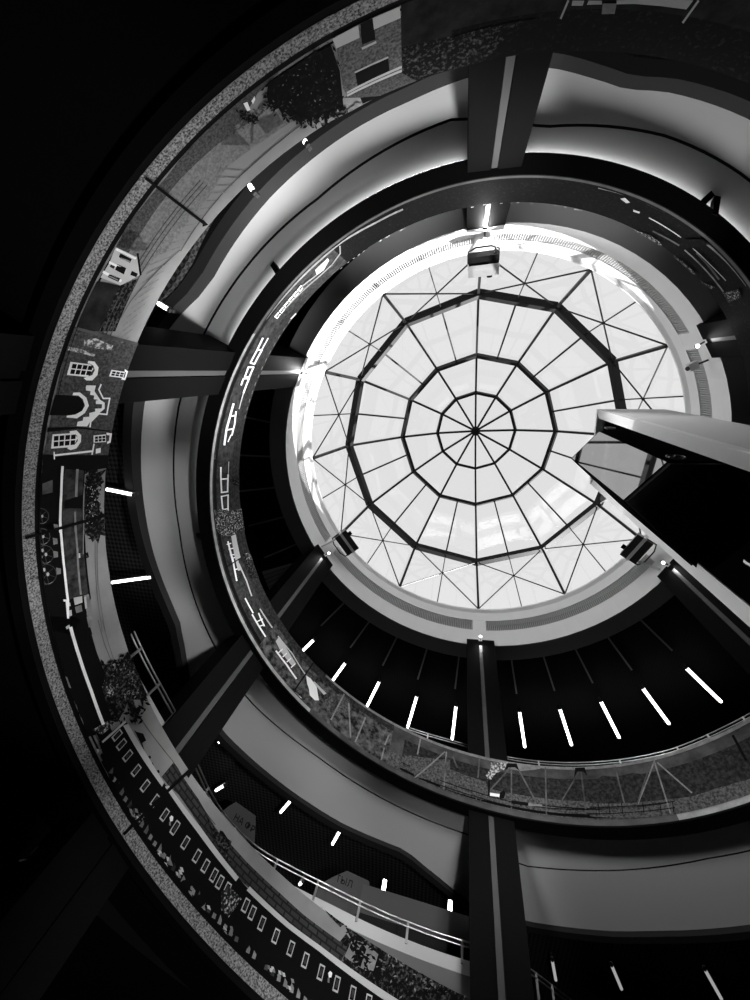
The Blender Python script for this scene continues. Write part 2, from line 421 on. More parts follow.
# ---- lower mural
A = Print('A')
tA0, tA1 = 86, 372
A.band(tA0, 250, .0, PH, 'p_sky', 0); A.band(250, tA1, .0, PH, 'p_black', 0)
A.band(tA0, 262, 0, .056, 'p_gravel', 1); A.band(262, tA1, 0, .062, 'p_fieldd', 1)
A.band(tA0, tA1, .056, .078, 'p_black', 1); A.band(tA0, 266, .078, .088, 'p_mid', 1); A.band(tA0, 266, .088, .098, 'p_black', 1); A.band(tA0, 262, .098, .118, 'p_mid', 1)
A.band(86, 196, .108, .19, 'p_black', 1)
# right half of the top: dark wood and scrub
c = (320, 0, 5.77)
A.band(252, tA1, .118, .25, 'p_wood', 1)
A.band(252, tA1, .25, PH, 'p_leafd', 1)
A.crop((440, 0, 4.6875), [(0,190),(280,110),(460,80),(465,90),(280,140),(0,215)], 'p_leaf', 2)
A.crop((440, 0, 4.6875), [(0,215),(280,140),(300,180),(200,300),(100,325),(0,340)], 'p_leaf', 2)
k = (600, 0, 5)
A.crop(k, [(85,-8),(470,-8),(435,38),(170,10),(85,12)], 'p_pale', 3)
A.crop(k, [(15,8),(85,8),(75,60),(10,62)], 'p_mid', 3)
A.crop((440, 0, 4.6875), [(622,-6),(678,-6),(670,18),(618,18)], 'p_pale', 3)
A.crop((440, 0, 4.6875), [(698,-6),(760,-6),(760,12),(690,14)], 'p_pale', 3)
A.line((440, 0, 4.6875), [(602,-5),(567,78)], 9, 'p_pale', 3); A.line(k, [(495,-5),(418,103)], 10, 'p_pale', 3)
# brick house
A.crop(c, [(65,205),(215,125),(225,85),(295,80),(455,15),(465,95),(470,370),(470,410),(155,545),(130,500),(95,270)], 'p_brickl', 3)
A.crop(c, [(65,205),(90,192),(120,182),(150,165),(180,148),(215,125),(225,205),(90,268)], 'p_pale', 4)
A.crop(c, [(295,85),(340,72),(380,48),(420,30),(455,15),(463,90),(305,160)], 'p_pale', 4)
A.crop(c, [(222,95),(298,75),(318,215),(240,245)], 'p_black', 4); A.crop(c, [(235,260),(320,220),(322,233),(240,272)], 'p_pale', 5)
A.crop(c, [(198,405),(390,315),(400,410),(215,490)], 'p_black', 4); A.crop(c, [(195,400),(390,310),(392,320),(198,409)], 'p_pale', 5)
A.crop(c, [(150,520),(470,368),(470,382),(152,532)], 'p_pale', 4); A.crop(c, [(152,536),(470,390),(470,404),(155,547)], 'p_pale', 4)
A.crop(c, [(465,15),(750,-100),(760,200),(470,270)], 'p_wood', 2); A.crop(c, [(470,275),(750,200),(750,440),(560,465),(470,420)], 'p_leaf', 2)
A.crop(c, [(130,560),(470,415),(560,470),(400,560),(350,560)], 'p_fieldd', 2)
A.crop(c, [(190,600),(205,580),(240,590),(300,565),(180,630),(40,700),(30,680),(120,640)], 'p_mid', 4)
# big tree and shrubs at the top left
k = (220, 40, 6.25)
A.crop(k, [(0,420),(60,370),(180,300),(360,170),(360,200),(230,330),(180,420),(0,600)], 'p_fieldd', 2)
A.crop(k, [(0,600),(180,470),(300,380),(460,470),(130,700),(0,800)], 'p_fieldm', 2)
tree = [(300,245),(420,180),(560,80),(690,20),(745,180),(770,420),(745,440),(715,400),(720,470),(690,430),(660,530),(640,450),(600,500),(575,470),(570,540),(545,480),(510,500),(495,520),(480,480),(455,500),(470,455),(430,470),(400,440),(380,450),(360,415),(335,430),(325,390),(300,395),(285,330)]
A.crop(k, tree, 'p_leafd', 4); A.leaves(k, tree, 170, 'p_black', 5, 22, 16)
for _ in range(60): A.leaves(k, [(random.uniform(330,720), random.uniform(120,420))]*2, 1, random.choice(['p_steel','p_mid','p_dark']), 5, 12, 10)
A.crop(k, [(140,385),(165,375),(185,425),(165,435)], 'p_white', 4); A.crop(k, [(190,370),(210,340),(215,360),(200,390)], 'p_white', 4)
A.leaves(k, [(110,440),(180,450),(220,480),(190,500)], 50, 'p_black', 4, 18, 14); A.leaves(k, [(60,560),(180,480),(300,390)], 60, 'p_fieldd', 3, 20, 16)
k = (100, 50, 3.75)
A.crop(k, [(500,195),(580,260),(440,350),(300,480),(150,680),(100,755),(50,755),(130,620),(250,470),(380,310)], 'p_fieldd', 2)
A.crop(k, [(440,350),(580,255),(700,215),(745,250),(600,345),(470,440),(400,560),(330,640),(250,755),(100,755),(150,680),(300,480)], 'p_fieldm', 2)
A.line(k, [(760,270),(600,400),(460,530),(350,670),(300,750)], 4, 'p_steel', 3)
# mown rows on the hillside, furrows below it
for i in range(26):
    t = 205+i*1.15; h = hA(t)
    A.poly([(t, h+.27+.04*math.sin(i*.2)), (t+.22, h+.27+.04*math.sin(i*.2)), (t+2.3, h+.385), (t+2.15, h+.385)], 'p_fieldm', 3)
for v in (.215, .235, .26): A.band(204, 232, v, v+.006, 'p_fieldd', 3)
# timber house and barn
k = (60, 210, 6.25)
A.crop(k, [(450,-10),(600,-10),(425,265),(345,230)], 'p_fieldd', 2); A.crop(k, [(600,-10),(760,-10),(760,110),(600,290),(500,400),(425,265)], 'p_fieldm', 2)
A.line(k, [(745,245),(600,380),(440,560),(330,750)], 5, 'p_steel', 3)
A.crop(k, [(375,465),(490,420),(340,755),(245,755),(300,600)], 'p_leaf', 3)
A.crop(k, [(225,440),(375,470),(240,755),(85,755)], 'p_wood', 3)
A.crop(k, [(340,225),(470,285),(478,265),(500,395),(440,430),(370,465),(245,415),(300,325)], 'p_pale', 4)
A.crop(k, [(345,228),(470,290),(462,302),(338,242)], 'p_white', 5); A.crop(k, [(300,310),(400,360),(392,372),(295,325)], 'p_white', 5); A.crop(k, [(262,370),(380,430),(370,445),(255,385)], 'p_white', 5)
A.crop(k, [(368,262),(440,298),(428,322),(358,286)], 'p_black', 5); A.crop(k, [(350,330),(405,355),(390,395),(335,365)], 'p_black', 5); A.crop(k, [(300,388),(368,420),(355,442),(288,410)], 'p_black', 5)
A.crop(k, [(440,372),(478,390),(468,412),(430,398)], 'p_black', 5); A.crop(k, [(470,262),(482,262),(502,398),(490,405)], 'p_black', 5); A.crop(k, [(310,330),(335,345),(325,360),(300,345)], 'p_dark', 5)
A.line(k, [(370,290),(425,312)], 8, 'p_mid', 6); A.line(k, [(300,405),(350,428)], 8, 'p_mid', 6)
# arched brick depot
k = (30, 320, 6.82)
A.crop(k, [(300,40),(745,152),(600,600),(560,800),(540,960),(50,960),(100,850),(160,560),(240,190)], 'p_brick', 3)
A.crop(k, [(300,40),(745,152),(742,170),(296,58)], 'p_steel', 4)
A.crop(k, [(360,130),(440,120),(560,170),(545,200),(450,190),(360,170)], 'p_graf', 4); A.crop(k, [(245,175),(330,190),(440,230),(430,245),(330,220),(250,200)], 'p_graf', 4)
def arch_window(k, frame, arch, panes):
    A.crop(k, frame, 'p_white', 4); A.crop(k, arch, 'p_white', 5)
    (x0, y0), (x1, y1), (x2, y2), (x3, y3) = panes[0]
    nu, nv = panes[1]
    for i in range(nu):
        for j in range(nv):
            q = []
            for du, dv in ((.1, .1), (.9, .1), (.9, .9), (.1, .9)):
                a, b = (i+du)/nu, (j+dv)/nv
                q.append(((x0*(1-a)+x1*a)*(1-b)+(x3*(1-a)+x2*a)*b, (y0*(1-a)+y1*a)*(1-b)+(y3*(1-a)+y2*a)*b))
            A.crop(k, q, 'p_black', 5)
arch_window(k, [(268,280),(405,298),(425,330),(385,385),(243,370)],
            [(388,272),(430,278),(458,318),(450,370),(415,407),(375,407),(355,390),(380,382),(415,370),(432,335),(422,305),(400,293),(382,290)],
            [[(278,288),(425,306),(402,376),(258,364)], (4, 2)])
arch_window(k, [(548,335),(640,350),(628,392),(531,380)], [(638,330),(668,345),(652,406),(612,400),(620,388),(636,390),(646,352),(635,346)],
            [[(552,342),(636,355),(626,386),(540,374)], (3, 2)])
A.crop(k, [(165,505),(270,510),(330,520),(362,560),(348,620),(290,650),(125,645)], 'p_black', 4)
A.crop(k, [(285,490),(330,488),(375,525),(392,580),(365,630),(310,667),(240,660),(240,648),(300,640),(345,615),(365,580),(350,535),(320,510),(280,508)], 'p_white', 5)
A.crop(k, [(375,440),(440,442),(430,480),(470,540),(500,560),(500,600),(465,630),(400,690),(380,722),(308,720),(315,690),(350,682),(355,658),(395,655),(395,630),(435,620),(435,600),(480,598),(482,570),(440,568),(440,545),(455,540),(425,535),(428,510),(400,505),(403,480),(372,475),(370,455)], 'p_white', 5)
A.line(k, [(475,435),(460,470),(490,530),(535,530),(515,640),(460,635),(405,690),(400,725)], 10, 'p_white', 5)
A.line(k, [(320,30),(180,520)], 5, 'p_black', 4)
k = (15, 420, 6.82)
arch_window(k, [(248,95),(395,85),(420,120),(388,182),(238,192)], [(363,72),(410,66),(442,100),(440,145),(410,190),(370,202),(348,192),(350,178),(390,172),(418,140),(415,105),(395,88),(365,90)],
            [[(252,102),(410,90),(402,168),(250,182)], (4, 2)])
arch_window(k, [(528,103),(612,95),(614,147),(528,152)], [(615,83),(656,88),(648,150),(620,160),(618,146),(632,138),(636,102),(615,98)], [[(534,108),(610,100),(610,142),(534,148)], (3, 2)])
A.crop(k, [(215,48),(430,44),(640,70),(640,78),(420,56),(210,80)], 'p_black', 4)
A.line(k, [(255,237),(520,208)], 13, 'p_white', 6); A.line(k, [(255,215),(257,262)], 8, 'p_white', 6); A.line(k, [(528,160),(515,230)], 10, 'p_white', 6); A.rect(96.7, 450.2, .7, .03, 'p_white', 6)
# locomotive
A.crop(k, [(140,240),(640,235),(622,325),(470,345),(455,760),(105,760),(120,500),(140,330)], 'p_black', 5)
A.crop(k, [(330,330),(460,340),(450,760),(310,760)], 'p_dark', 6); A.crop(k, [(330,545),(450,505),(448,600),(320,600)], 'p_black', 7)
A.line(k, [(309,315),(300,500),(294,760)], 17, 'p_white', 8); A.line(k, [(411,335),(403,515)], 17, 'p_mid', 8); A.line(k, [(396,625),(398,760)], 12, 'p_mid', 8); A.line(k, [(458,460),(455,740)], 7, 'p_mid', 8)
A.crop(k, [(175,430),(245,405),(245,490),(175,505)], 'p_steel', 6)
A.rect(37.5, 463, .5, .03, 'p_mid', 6); A.rect(37, 471, .5, .03, 'p_mid', 6)
A.crop(k, [(490,340),(560,330),(540,360),(620,330),(580,380),(600,420),(540,470),(570,500),(545,540),(580,570),(560,610),(600,640),(570,690),(590,760),(455,760),(462,480),(480,450),(500,400)], 'p_leaf', 5)
A.leaves(k, [(490,350),(540,430),(520,520),(540,620),(560,720),(500,740),(480,480)], 120, 'p_black', 6, 22, 30); A.leaves(k, [(520,420),(520,560),(520,700)], 40, 'p_pale', 7, 8, 30)
k2 = (15, 520, 6.82)
A.crop(k2, [(105,-5),(455,-5),(470,120),(480,280),(510,530),(480,640),(520,780),(240,780),(170,650),(150,480),(115,250)], 'p_black', 5)
A.crop(k2, [(320,-5),(450,-5),(470,330),(490,505),(360,540)], 'p_dark', 6)
A.line(k2, [(293,-5),(305,150),(325,350),(347,545)], 17, 'p_white', 8); A.line(k2, [(397,-5),(412,200),(436,505)], 13, 'p_mid', 8); A.line(k2, [(457,-5),(452,230)], 6, 'p_mid', 8)
A.crop(k2, [(455,0),(500,-5),(610,-5),(600,40),(610,110),(575,100),(560,160),(540,130),(520,150),(500,110),(470,100)], 'p_leaf', 5)
A.crop(k2, [(410,225),(430,225),(432,255),(412,258)], 'p_pale', 8); A.rect(84, 556, .8, .04, 'p_leaf', 5)
def wheel(k, x, y, r):
    A.line(k, [(x+r*math.cos(a*PI/7), y+r*math.sin(a*PI/7)) for a in range(14)], 4, 'p_steel', 7, True)
    A.line(k, [(x-r*math.cos(a*PI/7+.5), y+r*math.sin(a*PI/7+.5)) for a in range(-3, 5)], 5, 'p_mid', 7)
    for a in range(6): A.line(k, [(x, y), (x+r*.85*math.cos(a*PI/3+.3), y+r*.85*math.sin(a*PI/3+.3))], 3, 'p_steel', 7)
    for dx, dy in ((-.3, -.45), (-.42, .3), (.1, .0)):
        A.crop(k, [(x+dx*r+r*.15*math.cos(a*PI/4), y+dy*r+r*.2*math.sin(a*PI/4)) for a in range(8)], 'p_pale', 8)
for x, y, r in ((165,-30,52),(172,110,54),(190,232,62),(203,368,68)): wheel(k2, x, y, r)
for x, y in ((268,45),(262,140),(265,230),(285,345)): A.crop(k2, [(x-18,y-22),(x+14,y-16),(x+16,y+20),(x-12,y+26)], 'p_mid', 7)
A.crop(k2, [(385,530),(445,518),(447,562),(395,580)], 'p_pale', 8); A.crop(k2, [(395,592),(440,577),(447,622),(405,635)], 'p_mid', 8)
A.crop(k2, [(315,540),(355,542),(357,672),(342,672),(332,556),(316,554)], 'p_white', 8); A.crop(k2, [(345,560),(362,562),(366,585),(348,592)], 'p_pale', 8); A.crop(k2, [(352,617),(372,612),(376,650),(358,657)], 'p_pale', 8)
A.crop(k2, [(455,515),(490,505),(508,600),(500,640),(480,645),(460,560)], 'p_mid', 8); A.crop(k2, [(482,660),(505,655),(515,720),(490,735)], 'p_mid', 8); A.crop(k2, [(455,525),(470,520),(478,600),(465,605)], 'p_pale', 9)
A.line(k2, [(540,150),(545,400),(590,760)], 3, 'p_steel', 4); A.line(k2, [(555,150),(560,420),(610,760)], 3, 'p_steel', 4)
k = (30, 620, 6.25)
A.crop(k, [(60,-20),(350,-20),(410,200),(460,330),(540,600),(400,720),(330,760),(270,640),(130,300)], 'p_black', 5)
A.line(k, [(243,50),(300,240),(370,440),(447,650)], 21, 'p_white', 8); A.rect(66, 627, .4, .02, 'p_pale', 8)
A.crop(k, [(345,-20),(380,-20),(382,30),(358,45)], 'p_mid', 6)
A.crop(k, [(440,260),(470,285),(500,290),(520,310),(545,290),(600,200),(620,215),(625,260),(660,250),(645,290),(680,350),(700,400),(730,470),(705,480),(700,560),(680,500),(640,500),(670,600),(650,660),(630,600),(600,520),(585,560),(540,640),(500,600),(470,520),(445,430),(460,330)], 'p_leaf', 6)
A.crop(k, [(440,420),(470,400),(520,440),(500,490),(470,480)], 'p_leafb', 7); A.crop(k, [(380,690),(500,620),(520,650),(440,720)], 'p_leafb', 7)
A.leaves(k, [(445,300),(520,300),(600,215),(680,330),(725,460),(690,540),(650,640),(590,540),(540,620),(460,500)], 150, 'p_black', 7, 26, 22); A.leaves(k, [(500,330),(600,300),(660,420),(560,500),(480,450)], 40, 'p_mid', 8, 12, 25)
A.line(k, [(420,0),(460,150),(500,250)], 4, 'p_steel', 4); A.line(k, [(445,0),(480,130),(515,240)], 3, 'p_steel', 4); A.line(k, [(680,600),(760,720)], 4, 'p_steel', 4)
for (x, y) in ((105,45),(135,185),(165,285),(215,390),(265,545),(300,630)): A.crop(k, [(x-14,y-30),(x+8,y-34),(x+34,y+38),(x+4,y+44)], 'p_mid', 6)
for (x, y, r) in ((150,140,38),(165,235,34),(195,330,36),(262,495,38),(290,590,32),(335,685,38)): A.crop(k, [(x+r*math.cos(a*PI/5), y+r*math.sin(a*PI/5)) for a in range(10)], 'p_black', 7)
# carriages
bd = [(98,741),(125,721),(160,780),(188,815),(222,852),(238,878),(262,905),(300,935),(342,962),(372,985),(405,1012),(330,1030),(262,985),(222,945),(180,900),(140,850),(112,800)]
A.px([(98,741),(125,721),(163,783),(205,835),(241,882),(180,905),(140,855),(112,800)], 'p_black', 5)
A.px([(241,882),(250,892),(290,930),(330,958),(372,985),(405,1012),(330,1030),(262,985),(222,945),(180,905)], 'p_black', 5)
rf1 = [(122,726),(127,724),(147,757),(163,783),(161,787),(142,760)]
A.px(rf1, 'p_pale', 6); A.px([(164,787),(168,786),(200,828),(238,878),(235,882),(196,832)], 'p_pale', 6)
A.px([(246,891),(249,887),(289,924),(319,946),(350,969),(400,1002),(400,1012),(345,973),(317,951),(286,928)], 'p_pale', 6)
c2, c3, c4, c5 = (90, 700, 5.77), (140, 780, 5.357), (220, 870, 5.77), (320, 870, 4.6875)
wins = [(c2, p) for p in ((150,205),(175,258),(211,323),(260,408),(312,497),(370,583),(425,665),(487,735))]+[(c3, p) for p in ((181,262),(238,338),(300,410),(346,463),(391,513),(423,550),(462,588),(562,675),(597,715))]+[(c4, p) for p in ((237,312),(318,385),(405,457),(489,525),(579,595),(670,662))]+[(c5, (150,585)), (c5, (225,625))]
for cc, (x, y) in wins:
    X, Y = cc[0]+x/cc[2], cc[1]+y/cc[2]
    A.rect(X, Y, .82, .058, 'p_pale', 6); A.rect(X, Y, .58, .044, 'p_black', 7); A.rect(X+.2, Y, .4, .03, 'p_dark', 8)
A.crop(c2, [(60,240),(195,120),(202,130),(66,250)], 'p_pale', 7)
for cc, (x, y) in ((c2,(462,690)),(c3,(163,210)),(c4,(632,607)),(c5,(45,495))):
    A.crop(cc, [(x-10,y-8),(x,y-18),(x+10,y-8),(x+6,y+12),(x-6,y+14)], 'p_white', 7); A.crop(cc, [(x-12,y+18),(x-4,y+14),(x-4,y+40),(x-12,y+36)], 'p_mid', 7)
for cc, x, y in ((c3,110,400),(c3,145,440),(c3,205,500),(c3,265,600),(c3,350,690),(c4,40,360),(c4,290,580),(c4,345,610),(c4,400,665),(c2,30,290),(c2,240,650),(c2,275,690)):
    for q in range(4):
        dx, dy = random.uniform(-22, 22), random.uniform(-22, 22)
        A.crop(cc, [(x+dx-9,y+dy-14),(x+dx+6,y+dy-10),(x+dx+12,y+dy+14),(x+dx-4,y+dy+10)], random.choice(['p_pale', 'p_mid', 'p_mid']), 7)
for cc, x, y, r in ((c2,70,385,34),(c2,135,510,36),(c2,105,450,26),(c3,235,570,32),(c3,315,650,34),(c4,130,430,36),(c4,230,530,36)):
    A.crop(cc, [(x+r*math.cos(a*PI/5), y+r*math.sin(a*PI/5)) for a in range(10)], 'p_black', 8)
A.crop(c3, [(430,600),(480,580),(540,640),(470,740),(430,700)], 'p_leafb', 7)
for t in [x*1.05 for x in range(84, 146)]:
    h = hA(t)
    A.poly([(t, h+.082), (t+.55, h+.08), (t+.6, h+.098+random.uniform(0, .02)), (t+.1, h+.1)], random.choice(['p_mid', 'p_steel', 'p_mid', 'p_dark']), 7)
# brick wall behind the carriages
A.px([(161,777),(173,762.4),(177.5,768.5),(181,775),(197.5,798.8),(217.5,832),(228,842),(246,862),(280,894),(303,915),(339.6,942),(346,934),(350,940),(341,962),(319,947),(286,925),(249,889),(238,879),(205,835),(190,812),(178,795),(168,786)], 'p_wall', 4)
A.px([(205,815),(216,832),(231,842),(226,855),(232,865),(222,858),(210,832)], 'p_leaf', 6)
A.line(c2, [(280,100),(400,260),(480,360)], 5, 'p_steel', 3); A.line(c2, [(520,430),(600,560),(720,720)], 5, 'p_steel', 3); A.line(c3, [(225,0),(300,130),(415,275)], 4, 'p_steel', 3)
A.crop(c2, [(248,175),(262,185),(300,195),(318,235),(295,250),(312,310),(285,250)], 'p_black', 6)
for x, y in ((338,332),(352,372),(388,415)): A.crop(c2, [(x-9,y-6),(x+4,y-10),(x+9,y+6),(x-4,y+10)], 'p_black', 6)
A.crop(c3, [(425,272),(440,278),(478,335),(465,352),(415,300)], 'p_black', 6)
# wood at the far end of the brick wall
A.px([(341,964),(350,938),(345,928),(352,922),(380,935),(410,950),(445,968),(480,996),(500,1010),(400,1010),(370,985)], 'p_leaf', 4)
A.px([(344,957),(352,940),(365,944),(378,955),(372,975),(356,966)], 'p_mid', 5); A.px([(352,962),(362,944),(366,950),(360,968)], 'p_leafd', 6); A.px([(372,975),(380,950),(384,955),(378,985)], 'p_black', 6)
A.leaves((0,0,1), [(350,940),(380,942),(420,960),(470,993),(400,995),(365,975)], 160, 'p_black', 6, 5, 5); A.leaves((0,0,1), [(360,955),(400,960),(450,985),(420,985)], 90, 'p_mid', 7, 2.5, 8); A.leaves((0,0,1), [(322,905),(338,915),(348,925)], 40, 'p_black', 7, 3, 3)
A.px([(325,908),(335,912),(345,922),(340,928),(330,918)], 'p_leaf', 5)
# catenary masts
for (x0, y0, x1, y1) in ((137.3,171.3,203,221.5),(19.2,538.6,106,514),(122,835,191,767)):
    A.line((0, 0, 1), [(x0, y0), (x1, y1)], 3.0, 'p_black', 10)
A.px([(200,216),(206,222),(200,224)], 'p_black', 10); A.px([(184,775),(190,766),(194,768),(187,779)], 'p_black', 10); A.px([(88,519),(94,513),(94,521)], 'p_black', 10)

# ---- upper mural
Bp = Print('B')
tB0, tB1 = 24, 348
Bp.band(tB0, 145, 0, PH, 'p_dusk', 0); Bp.band(145, 236, 0, PH, 'p_dark', 0); Bp.band(236, tB1, 0, PH, 'p_leafd', 0)
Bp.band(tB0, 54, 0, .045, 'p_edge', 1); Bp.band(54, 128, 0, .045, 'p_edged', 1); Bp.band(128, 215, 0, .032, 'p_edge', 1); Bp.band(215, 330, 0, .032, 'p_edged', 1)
Bp.band(54, 128, .012, .022, 'p_mid', 2)
Bp.band(tB0, 108, .04, .17, 'p_meadow', 1); Bp.band(tB0, 105, .17, .34, 'p_forest', 1); Bp.band(tB0, 105, .05, .07, 'p_black', 2); Bp.band(54, 105, .11, .118, 'p_black', 3)
Bp.band(108, 146, .04, .36, 'p_brush', 1); Bp.band(108, 146, .36, PH, 'p_forest', 1); Bp.band(tB0, 128, PH-.025, PH, 'p_mid', 3)
Bp.band(146, 232, .05, .09, 'p_black', 1); Bp.band(146, 232, .32, PH, 'p_forest', 1)
k = (590, 720, 4.6875)
Bp.crop(k, [(0,300),(60,262),(120,268),(200,250),(300,262),(400,228),(460,235),(500,205),(560,190),(620,200),(680,165),(770,150),(770,275),(600,320),(480,360),(350,375),(0,392)], 'p_forest', 3)
Bp.crop(k, [(0,392),(350,375),(480,360),(600,320),(770,270),(770,370),(600,410),(0,455)], 'p_meadow', 3)
Bp.line(k, [(675,78),(735,190)], 13, 'p_black', 6)
for pts in ([(120,225),(180,460)],[(305,195),(225,400)],[(305,200),(380,440)],[(320,205),(480,345)],[(280,225),(205,450)]): Bp.line(k, pts, 7, 'p_mid' if pts[0][0] > 300 else 'p_steel', 6)
for y in (405, 435): Bp.line(k, [(0,y+8),(200,y+2),(400,y-20)], 4, 'p_black', 6)
for x in (40, 90, 150, 250, 330, 390): Bp.line(k, [(x,400-x*.03),(x+6,450-x*.04)], 4, 'p_black', 6)
Bp.crop(k, [(600,412),(760,372),(760,404),(632,440)], 'p_pale', 6)
k = (440, 730, 4.6875)
Bp.crop(k, [(240,155),(320,155),(300,190),(262,205),(240,235),(222,232),(215,215),(235,190)], 'p_graf', 5); Bp.crop(k, [(320,158),(470,172),(470,185),(380,195),(320,185)], 'p_mid', 4)
Bp.crop(k, [(0,165),(120,215),(215,245),(230,300),(330,330),(450,345),(450,360),(200,330),(0,270)], 'p_meadow', 4)
Bp.crop(k, [(232,298),(280,305),(278,319),(232,313)], 'p_white', 7); Bp.crop(k, [(225,240),(234,240),(234,315),(225,312)], 'p_black', 7); Bp.crop(k, [(280,300),(300,285),(308,300),(300,325),(280,328)], 'p_black', 7); Bp.crop(k, [(335,335),(415,345),(415,360),(335,350)], 'p_black', 7)
Bp.crop(k, [(415,348),(480,355),(480,364),(415,360)], 'p_mid', 7)
Bp.crop(k, [(315,160),(360,162),(372,195),(352,180),(322,180),(305,195)], 'p_black', 7); Bp.crop(k, [(635,182),(680,180),(692,220),(675,200),(645,200),(630,230)], 'p_black', 7)
for pts in ([(330,180),(188,335)],[(335,190),(335,375)],[(372,195),(450,340)],[(495,180),(500,400)],[(655,195),(575,330)],[(662,195),(685,380)],[(185,140),(178,225)],[(172,270),(170,330)],[(30,130),(12,285)],[(60,130),(80,180)]): Bp.line(k, pts, 7, 'p_steel', 6)
for y0 in (240, 262): Bp.line(k, [(0,y0),(170,y0+55),(330,y0+100),(500,y0+130),(760,y0+135)], 4, 'p_black', 6)
k = (310, 680, 5.357)
for pts in ([(295,205),(240,335)],[(180,80),(110,215)],[(205,130),(215,310)],[(590,320),(575,400)],[(395,370),(380,430)],[(720,390),(560,530)],[(730,390),(715,590)],[(420,300),(400,350)]): Bp.line(k, pts, 8, 'p_mid', 6)
Bp.crop(k, [(100,90),(160,75),(210,110),(200,170),(120,190),(95,150)], 'p_meadow', 5); Bp.crop(k, [(500,400),(750,430),(750,560),(560,520)], 'p_meadow', 3)
# white train along the left
k = (200, 340, 8.333)
W_ = lambda pts, w, m='p_white', cl=False: Bp.line(k, pts, w, m, 6, cl)
W_([(412,185),(470,75),(508,78),(445,195)], 13, cl=True); W_([(470,75),(515,-20)], 14); W_([(505,78),(560,-20)], 9)
W_([(365,303),(395,222),(438,222),(402,305)], 13, cl=True); W_([(335,370),(352,318)], 13); W_([(352,318),(402,318)], 10); W_([(400,318),(355,435)], 14)
W_([(355,435),(318,570)], 8, 'p_pale'); W_([(270,530),(240,640),(212,745),(195,870)], 17); W_([(292,595),(280,700),(258,790)], 13); W_([(248,632),(290,625)], 12); W_([(222,745),(270,738)], 12); W_([(225,845),(250,790)], 9)
W_([(110,990),(125,800),(200,480),(290,260),(420,0)], 14, 'p_mid')
k = (200, 440, 8.333)
W_([(165,228),(172,438)], 13); W_([(232,180),(228,290)], 5, 'p_pale'); W_([(226,290),(222,432)], 13); W_([(168,325),(220,322)], 10); W_([(168,437),(224,430)], 12)
W_([(170,468),(186,612)], 13); W_([(226,458),(226,600)], 12); W_([(168,470),(228,458)], 10); W_([(185,580),(224,572)], 10)
Bp.crop(k, [(95,590),(160,575),(240,590),(340,570),(355,620),(360,700),(380,740),(300,770),(260,800),(200,810),(120,760),(100,680)], 'p_leafb', 7)
Bp.crop(k, [(240,330),(320,300),(320,390),(260,380)], 'p_leaf', 6); Bp.crop(k, [(370,940),(430,950),(440,1000),(380,1000)], 'p_leafb', 6)
W_([(230,870),(265,1010)], 13); W_([(218,870),(250,862)], 9); Bp.crop(k, [(250,795),(290,788),(332,985),(300,992)], 'p_pale', 6); W_([(245,960),(285,955)], 9)
k = (200, 540, 5.357)
W_([(145,10),(172,110),(192,218)], 9); W_([(172,-5),(205,160)], 15, 'p_pale'); W_([(150,50),(172,45)], 6); W_([(165,100),(190,92)], 6); W_([(182,160),(215,150)], 6)
W_([(205,130),(245,220),(272,300)], 7, 'p_pale'); W_([(238,315),(280,392)], 8); W_([(276,402),(346,518)], 9); W_([(310,395),(340,462)], 8); W_([(300,440),(330,425)], 6); W_([(312,465),(340,455)], 6); W_([(318,372),(382,470)], 7, 'p_pale')
Bp.crop(k, [(402,545),(420,520),(440,545),(512,665),(492,680),(430,600)], 'p_pale', 5); W_([(404,597),(460,670),(512,745)], 9); W_([(415,518),(490,610),(560,722)], 6, 'p_pale')
for x, y in ((418,605),(440,628),(462,655),(485,685)): W_([(x,y),(x+20,y-18)], 6)
Bp.crop(k, [(565,728),(590,745),(622,790),(634,862),(612,862),(585,835),(580,800),(570,770)], 'p_white', 6); Bp.crop(k, [(600,762),(612,762),(675,825),(660,832)], 'p_pale', 6)
Bp.line(k, [(603,662),(494,822)], 7, 'p_black', 9); Bp.line(k, [(215,95),(110,165)], 6, 'p_black', 9); Bp.crop(k, [(500,815),(543,852),(530,864),(490,826)], 'p_white', 8)
Bp.crop(k, [(660,860),(740,830),(760,900),(680,930)], 'p_meadow', 5); Bp.crop(k, [(220,60),(290,80),(320,200),(270,210)], 'p_leaf', 5)
k = (250, 200, 5)
for i in range(6):
    x, y = 120+i*23, 580-i*27; W_([(x,y),(x+17,y-20)], 7); W_([(x+10,y+8),(x+26,y-12)], 4); W_([(x,y),(x+10,y+8)], 4)
Bp.crop(k, [(330,370),(322,345),(385,285),(392,295),(365,345)], 'p_pale', 6); W_([(240,440),(330,370)], 6, 'p_mid'); W_([(170,540),(345,375),(405,320),(448,262),(446,225)], 6, 'p_mid'); W_([(75,590),(200,440),(330,310),(460,200),(620,110),(760,40)], 9, 'p_mid')
for x, y in ((255,425),(275,405),(292,390)): W_([(x,y),(x+15,y+22)], 4, 'p_steel')
W_([(200,590),(225,565)], 7, 'p_pale'); W_([(720,25),(722,65)], 8, 'p_black')
for i in range(26):
    t, v = random.uniform(222, 285), PH-random.uniform(.0, .018)
    h = hB(t)+v; Bp.poly([(t, h-.012), (t+.5, h-.008), (t+.4, h), (t-.1, h)], 'p_pale', 6)
for i in range(14):
    t = 196+i*1.9; h = hB(t)+PH-.03; Bp.poly([(t, h-.01), (t+.8, h-.01), (t+.8, h), (t, h)], 'p_mid', 6)
k = (600, 180, 5)
